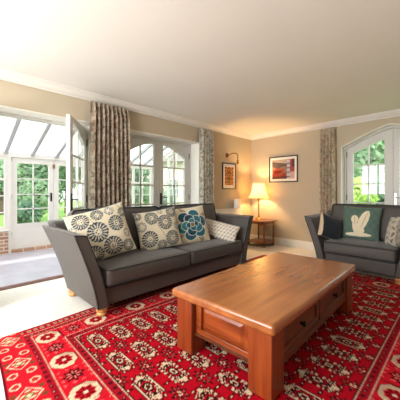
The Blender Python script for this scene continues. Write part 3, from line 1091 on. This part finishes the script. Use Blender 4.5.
D2 = dandelion(((-.15, -.10, .10, 1), (.08, .07, .095, 1), (-.08, .15, .085, 1), (.2, .19, .075, 1), (-.22, .06, .06, 0), (.14, -.14, .095, 1), (-.01, -.2, .065, 1), (.24, -.0, .05, 0), (.05, .22, .04, 0), (-.24, .2, .05, 1), (-.25, -.22, .05, 1)), (206, 194, 166))
tealp = mat('teal_piping', (44, 76, 92), .8)
pillow('scatter_cushion', 'cream cushion with blue dandelion discs leaning on the left sofa arm', .61, .55, .17, D1, (1.235, 2.70, .712), -16, -15, -14, piping=tealp)
pillow('scatter_cushion', 'cream cushion with blue dandelion discs at the middle of the sofa', .55, .50, .17, D2, (1.96, 2.69, .685), -18, -15, -8, piping=tealp)
pillow('scatter_cushion', 'cream cushion with one large teal rose on the sofa', .56, .52, .16, rose, (2.48, 2.68, .69), -13, -16, -5, piping=tealp)
pillow('scatter_cushion', 'small speckled cream cushion against the right sofa arm', .56, .27, .13, sprig, (3.00, 2.58, .575), -66, -28, 12)
pillow('scatter_cushion', 'green cushion with a cream bird shaped print on the armchair', .50, .50, .15, teal_bird, (4.41, 1.08, .69), -90, -14, 2)
pillow('scatter_cushion', 'dark navy cushion with a cream side strip by the armchair arm nearest the curtain', .36, .36, .13, navy, (4.17, 1.42, .62), -34, -20, 22, back=plain_cream)
pillow('scatter_cushion', 'grey and beige mottled cushion leaning on the armchair arm cut by the picture edge', .42, .42, .15, ikat, (4.22, .60, .64), -140, -18, -10)

# ------------------------------------------------------------------ coffee table
ct = thing('coffee_table', 'chunky brown wooden coffee table with drawers standing on the red rug', 'coffee table', (2.053, 1.131, .0145), math.radians(1.45))
L2, W2 = .821, .41
Hh = .45 - .0145
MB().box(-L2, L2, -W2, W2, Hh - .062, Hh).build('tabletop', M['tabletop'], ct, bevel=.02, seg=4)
lg, ov = .15, .03
for sx in (-1, 1):
    for sy in (-1, 1):
        xa, xb = sorted((sx * (L2 - ov), sx * (L2 - ov - lg)))
        ya, yb = sorted((sy * (W2 - ov), sy * (W2 - ov - lg)))
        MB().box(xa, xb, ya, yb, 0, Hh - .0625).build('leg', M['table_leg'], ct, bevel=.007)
ap0, ap1 = .125, Hh - .063
xi, yi = L2 - ov - lg, W2 - ov - lg
# end aprons with a raised and fielded panel
for sx in (-1, 1):
    x_o, x_i = sx * (L2 - ov - .045), sx * (L2 - ov - .075)
    xa, xb = sorted((x_o, x_i))
    e = MB()
    e.box(xa, xb, -yi, yi, ap0, ap0 + .055).box(xa, xb, -yi, yi, ap1 - .03, ap1)
    e.box(xa, xb, -yi, -yi + .05, ap0 + .055, ap1 - .03).box(xa, xb, yi - .05, yi, ap0 + .055, ap1 - .03)
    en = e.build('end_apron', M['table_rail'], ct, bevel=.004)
    p_ = MB()
    a, z0, z1 = yi - .05, ap0 + .055, ap1 - .03
    d0, d1 = x_o - sx * .022, x_o - sx * .004
    p_.hexa([(d0, -a, z0), (d0, a, z0), (d0, a, z1), (d0, -a, z1)], [(d1, -a + .035, z0 + .03), (d1, a - .035, z0 + .03), (d1, a - .035, z1 - .03), (d1, -a + .035, z1 - .03)])
    p_.build('panel', M['table_rail'], en, smooth=0)
# long sides: rails, drawers with knobs on the near side, plain board on the far side
for sy in (-1, 1):
    y_o, y_i = sy * (W2 - ov - .015), sy * (W2 - ov - .045)
    ya, yb = sorted((y_o, y_i))
    e = MB()
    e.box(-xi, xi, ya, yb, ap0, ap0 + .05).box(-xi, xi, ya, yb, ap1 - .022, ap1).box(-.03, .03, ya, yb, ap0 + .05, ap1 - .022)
    e.build('side_rail', M['table_shaded'], ct, bevel=.004)
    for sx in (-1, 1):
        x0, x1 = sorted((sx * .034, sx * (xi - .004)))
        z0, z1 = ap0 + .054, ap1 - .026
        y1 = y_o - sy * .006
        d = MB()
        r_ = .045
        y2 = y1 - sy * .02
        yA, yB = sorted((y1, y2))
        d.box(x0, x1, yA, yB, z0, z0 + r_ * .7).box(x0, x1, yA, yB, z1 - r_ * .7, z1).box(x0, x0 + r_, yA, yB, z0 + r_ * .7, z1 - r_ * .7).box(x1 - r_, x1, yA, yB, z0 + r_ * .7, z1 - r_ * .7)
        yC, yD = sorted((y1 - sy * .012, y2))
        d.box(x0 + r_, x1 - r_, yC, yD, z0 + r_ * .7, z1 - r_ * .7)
        dr = d.build('drawer', M['table_shaded'], ct, bevel=.003)
        kb = MB()
        cx, cz = (x0 + x1) / 2, (z0 + z1) / 2
        prof = [(.010, 0), (.009, .012), (.016, .018), (.019, .026), (.015, .034), (.004, .037)]
        rings = [[(cx + r * math.cos(2 * PI * i / 16), y1 - sy * .012 + sy * z, cz + r * math.sin(2 * PI * i / 16)) for i in range(16)] for r, z in prof]
        kb.loft(rings).build('knob', M['black_knob'], dr, smooth=50)
MB().box(-L2 + .06, L2 - .06, -W2 + .055, W2 - .055, ap0 + .01, ap0 + .022).build('inner_board', M['table_shaded'], ct, smooth=0)

# ------------------------------------------------------------------ corner: side table, lamp, pictures, wall lamp
sx0, sy0 = 4.985, 3.115
st = thing('side_table', 'small brown octagonal side table with a lower shelf in the corner', 'side table', (sx0, sy0, 0))
def octa(r, c): return [(-r + c, -r), (r - c, -r), (r, -r + c), (r, r - c), (r - c, r), (-r + c, r), (-r, r - c), (-r, -r + c)]
def octa_slab(r, c, z0, z1): return MB().loft([[(x, y, z0) for x, y in octa(r, c)], [(x, y, z1) for x, y in octa(r, c)]])
octa_slab(.275, .09, .525, .55).build('tabletop', M['side_wood'], st, bevel=.006)
octa_slab(.215, .05, .475, .526).build('apron', M['side_wood'], st, bevel=.003)
octa_slab(.235, .07, .085, .107).build('shelf', M['side_wood'], st, bevel=.004)
for ax in (-1, 1):
    for ay in (-1, 1):
        MB().lathe([(.017, 0), (.022, .02), (.022, .08), (.022, .12), (.015, .15), (.019, .19), (.016, .30), (.019, .42), (.015, .46), (.025, .47), (.025, .525)], (ax * .185, ay * .185, 0), 14).build('leg', M['side_wood'], st, smooth=50)

lx, ly = 5.03, 3.205
tl = thing('table_lamp', 'lit brass table lamp with a cream pleated shade on the side table', 'lamp', (lx, ly, .5505))
MB().lathe([(.075, 0), (.078, .008), (.07, .018), (.04, .026), (.022, .04), (.016, .06)], (0, 0, 0), 24).build('lamp_base', M['brass'], tl, smooth=40)
MB().lathe([(.016, .06), (.020, .075), (.013, .09), (.012, .2), (.014, .3), (.019, .32), (.013, .34), (.011, .40), (.018, .42), (.018, .47), (.008, .48)], (0, 0, 0), 16).build('stem', M['brass'], tl, smooth=40)
sh = []
N = 72
for (r, z) in ((.220, .468), (.178, .535), (.148, .62), (.126, .70), (.116, .785)):
    sh.append([((r + (.004 if i % 2 else -.004) * r / .2) * math.cos(2 * PI * i / N), (r + (.004 if i % 2 else -.004) * r / .2) * math.sin(2 * PI * i / N), z) for i in range(N)])
so = MB().loft(sh, cap=False).build('lamp_shade', M['shade'], tl, smooth=0)
so.modifiers.new('thick', 'SOLIDIFY').thickness = .003
mb = MB().lathe([(.02, .50), (.03, .53), (.034, .57), (.026, .61), (.008, .63)], (0, 0, 0), 14)
bulb_m, nt, p = new_mat('lit_bulb')
p.inputs['Emission Color'].default_value = (1, .72, .38, 1)
p.inputs['Emission Strength'].default_value = 14
mb.build('bulb', bulb_m, tl)
lo = light('lamp_glow', 'POINT', (lx, ly, .5505 + .665), 37, (1.0, .62, .28), shadow_soft_size=.03)

def picture(name, label, w, h, loc, rotz, fn, fr=.022, mt=.055, group=None):
    """hangs with its back at local y=0, faces local -y"""
    t = thing(name, label, 'picture', loc, rotz, group)
    b = MB()
    b.box(-w / 2, w / 2, -.022, -.001, -h / 2, -h / 2 + fr).box(-w / 2, w / 2, -.022, -.001, h / 2 - fr, h / 2)
    b.box(-w / 2, -w / 2 + fr, -.022, -.001, -h / 2 + fr, h / 2 - fr).box(w / 2 - fr, w / 2, -.022, -.001, -h / 2 + fr, h / 2 - fr)
    b.build('frame', M['frame_black'], t, bevel=.003)
    MB().box(-w / 2 + fr, w / 2 - fr, -.010, -.002, -h / 2 + fr, h / 2 - fr).build('mat_board', M['mat_board'], t, smooth=0)
    aw, ah = w - 2 * fr - 2 * mt, h - 2 * fr - 2 * mt
    n, m = 90, 90
    b = MB()
    us, vs = np.linspace(-1, 1, n), np.linspace(-1, 1, m)
    U, V = np.meshgrid(us, vs, indexing='ij')
    b.v = [(float(a) * aw / 2, -.012, float(c) * ah / 2) for a in us for c in vs]
    b.f = [(i * m + j, (i + 1) * m + j, (i + 1) * m + j + 1, i * m + j + 1) for i in range(n - 1) for j in range(m - 1)]
    o = b.build('art_print', M['art'], t, smooth=0)
    grid_attr(o.data, fn(U, V).reshape(-1, 3))
    return t
def art_tall(U, V):
    C = base_col(U, (206, 136, 70))
    dk, bl, lt = s2l((66, 34, 20)), s2l((34, 22, 18)), s2l((226, 172, 104))
    for cy, r in ((.55, .34), (-.05, .42), (-.62, .36)):
        d = np.hypot(U * 1.0, (V - cy) * 1.15)
        C[d < r + .14] = dk; C[d < r] = lt; C[d < r * .66] = bl; C[d < r * .34] = s2l((196, 112, 52))
    C[(np.abs(U) > .74) & (np.sin(V * 16) > 0)] = dk
    C[np.abs(V - .25) < .03] = bl
    C[np.abs(V + .34) < .03] = bl
    return C
def art_wide(U, V):
    C = base_col(U, (150, 122, 106))
    C[V > .45 + .12 * np.sin(U * 4)] = s2l((186, 166, 148))
    C[(V > .2 + .1 * np.sin(U * 5 + 1)) & (V < .62 - .2 * U) & (U < .35)] = s2l((104, 88, 82))
    C[(np.hypot((U + .45) / 1.2, (V + .2) / .7) < .46)] = s2l((168, 84, 56))
    C[(np.hypot((U + .5) / 1.3, (V + .28) / .6) < .30)] = s2l((124, 48, 34))
    C[(V < -.45 + .1 * np.sin(U * 6)) & (U < .3)] = s2l((150, 66, 48))
    C[(V < -.75)] = s2l((96, 62, 52))
    C[(U > .34) & (U < .60)] = s2l((190, 190, 200))
    C[(U > .34) & (U < .60) & (np.sin(V * 14) > .5)] = s2l((120, 110, 124))
    C[(U > .60) & (V > -.3)] = s2l((170, 78, 66))
    C[(U > .60) & (V <= -.3)] = s2l((206, 170, 156))
    C[(U > .78) & (V > .2)] = s2l((90, 60, 58))
    return C
picture('framed_picture', 'small black framed orange print on the left wall under the brass wall lamp', .46, .56, (4.46, YL, 1.49), 0, art_tall, mt=.065)
picture('framed_picture', 'wide black framed red and grey abstract print on the right wall', .66, .56, (XR, 2.765, 1.64), -PI / 2, art_wide, mt=.05)

wl = thing('wall_lamp', 'brass swing arm wall lamp above the small framed print', 'wall lamp', (4.40, YL, 1.93))
def rose_y(b, prof, cx, cz): 
    return b.loft([[(cx + r * math.cos(2 * PI * i / 18), -y, cz + r * math.sin(2 * PI * i / 18)) for i in range(18)] for r, y in prof])
rose_y(MB(), [(.048, .001), (.05, .008), (.04, .022), (.02, .034), (.012, .05)], 0, 0).build('wall_plate', M['dark_brass'], wl)
MB().tube([(0, -.045, 0), (.04, -.08, .03), (.085, -.12, .045), (.13, -.15, .04), (.158, -.165, .01), (.16, -.165, -.09)], .009, 10).build('arm', M['dark_brass'], wl)
MB().lathe([(.012, -.085), (.022, -.10), (.024, -.15), (.030, -.175), (.026, -.178), (.01, -.15)], (.16, -.165, 0), 16).build('lamp_head', M['brass'], wl)

# low white radiator behind the sofa, with a box on it
rd = thing('radiator', 'white low radiator on the left wall behind the sofa', 'radiator', (4.32, YL, 0))
MB().box(-.445, .445, -.13, -.035, .14, .785).build('panel', M['white_paint'], rd, bevel=.008)
MB().box(-.455, .455, -.14, -.03, .785, .805).build('top_grille', M['white_paint'], rd, bevel=.004)
for sx in (-1, 1):
    MB().box(sx * .36 - .02, sx * .36 + .02, -.036, -.0005, .3, .6).build('bracket', M['white_paint'], rd, smooth=0)
    MB().tube([(sx * .44, -.08, .145), (sx * .44, -.08, 0.0)], .009, 8).build('pipe', M['white_paint'], rd)
bx = thing('box', 'small white upright box standing on the radiator', 'box', (4.665, YL - .086, .8055))
MB().box(-.085, .085, -.045, .045, 0, .19).build('body', M['paper_white'], bx, bevel=.008)
MB().box(-.07, .07, -.049, -.044, .015, .175).build('front_panel', mat('pale_front', (250, 240, 218), .5), bx, bevel=.002)
# wall socket beside the side table
sk = thing('wall_socket', 'brass wall socket behind the side table', 'socket', (XR, 3.33, .42), -PI / 2)
MB().box(-.07, .07, -.012, -.001, -.043, .043).build('plate', M['brass'], sk, bevel=.003)
for sx in (-.035, .035):
    MB().box(sx - .01, sx + .01, -.017, -.011, .015, .033).build('switch', M['paper_white'], sk, smooth=0)

# ------------------------------------------------------------------ curtains
def curtain(name, label, along, a0, a1, fixed, z0, z1, material, folds, amp=.045, gather=.10, seed=1, group=None):
    rg = np.random.default_rng(seed)
    t = thing(name, label, 'curtain', ((a0 + a1) / 2, fixed, 0) if along == 'X' else (fixed, (a0 + a1) / 2, 0), 0, group)
    W_ = a1 - a0
    n, m = folds * 10 + 1, 44
    pts = []
    ph = rg.uniform(-.5, .5, folds + 2)
    for i in range(n):
        s = i / (n - 1)
        for j in range(m):
            k = j / (m - 1)
            z = z1 + (z0 - z1) * k
            wob = .35 * math.sin(2.2 * k + 5 * s) * min(1, k * 3)
            head = min(1, k / .07)
            f = 2 * PI * folds * s + wob + .5 * np.interp(s * (folds + 1), range(folds + 2), ph)
            a = amp * (.45 + .55 * head) * (.8 + .35 * k)
            d = a * math.sin(f) + .3 * a * math.sin(2 * f + 1.3)
            spread = 1 + .05 * math.sin(k * 3.1) - gather * (1 - head) * .2
            u = (s - .5) * W_ * spread + .25 * a * math.cos(f)
            if k < .06: d = d * .55 + .45 * a * math.sin(2 * f + .7)
            if j == 0: z += .010 * math.sin(2 * f + .3)
            pts.append((u, d, z) if along == 'X' else (d, u, z))
    b = MB()
    b.v = pts
    b.f = [(i * m + j, (i + 1) * m + j, (i + 1) * m + j + 1, i * m + j + 1) for i in range(n - 1) for j in range(m - 1)]
    o = b.build('drape', material, t, smooth=80)
    uv = o.data.uv_layers.new(name='UVMap')
    stretch = W_ * 4.0
    for lp in o.data.loops:
        i, j = divmod(lp.vertex_index, m)
        uv.data[lp.index].uv = (i / (n - 1) * stretch, (j / (m - 1)) * (z1 - z0))
    o.modifiers.new('thick', 'SOLIDIFY').thickness = .004
    tr = MB()
    if along == 'X': tr.box(-W_ / 2 + .04, W_ / 2 - .04, .035, .055, z1 - .06, z1 - .03)
    else: tr.box(.035, .055, -W_ / 2 + .04, W_ / 2 - .04, z1 - .06, z1 - .03)
    tr.build('track', M['white_paint'], t, smooth=0)
    return t
curtain('curtain', 'wide taupe floral curtain between the open and the closed french doors', 'X', 1.44, 1.99, 3.475,   .02, 2.352, M['curtain_taupe'], 9, .062, seed=2)
curtain('curtain', 'narrow grey and cream floral curtain right of the closed french doors', 'X', 3.50, 3.82, 3.50,   .02, 2.352, M['curtain_grey'], 5, .05, seed=3)
curtain('curtain', 'rose and cream floral curtain left of the arched doors on the right wall', 'Y', 1.69, 1.95, 5.215, .02, 2.345, M['curtain_rose'], 5, .05, seed=4)
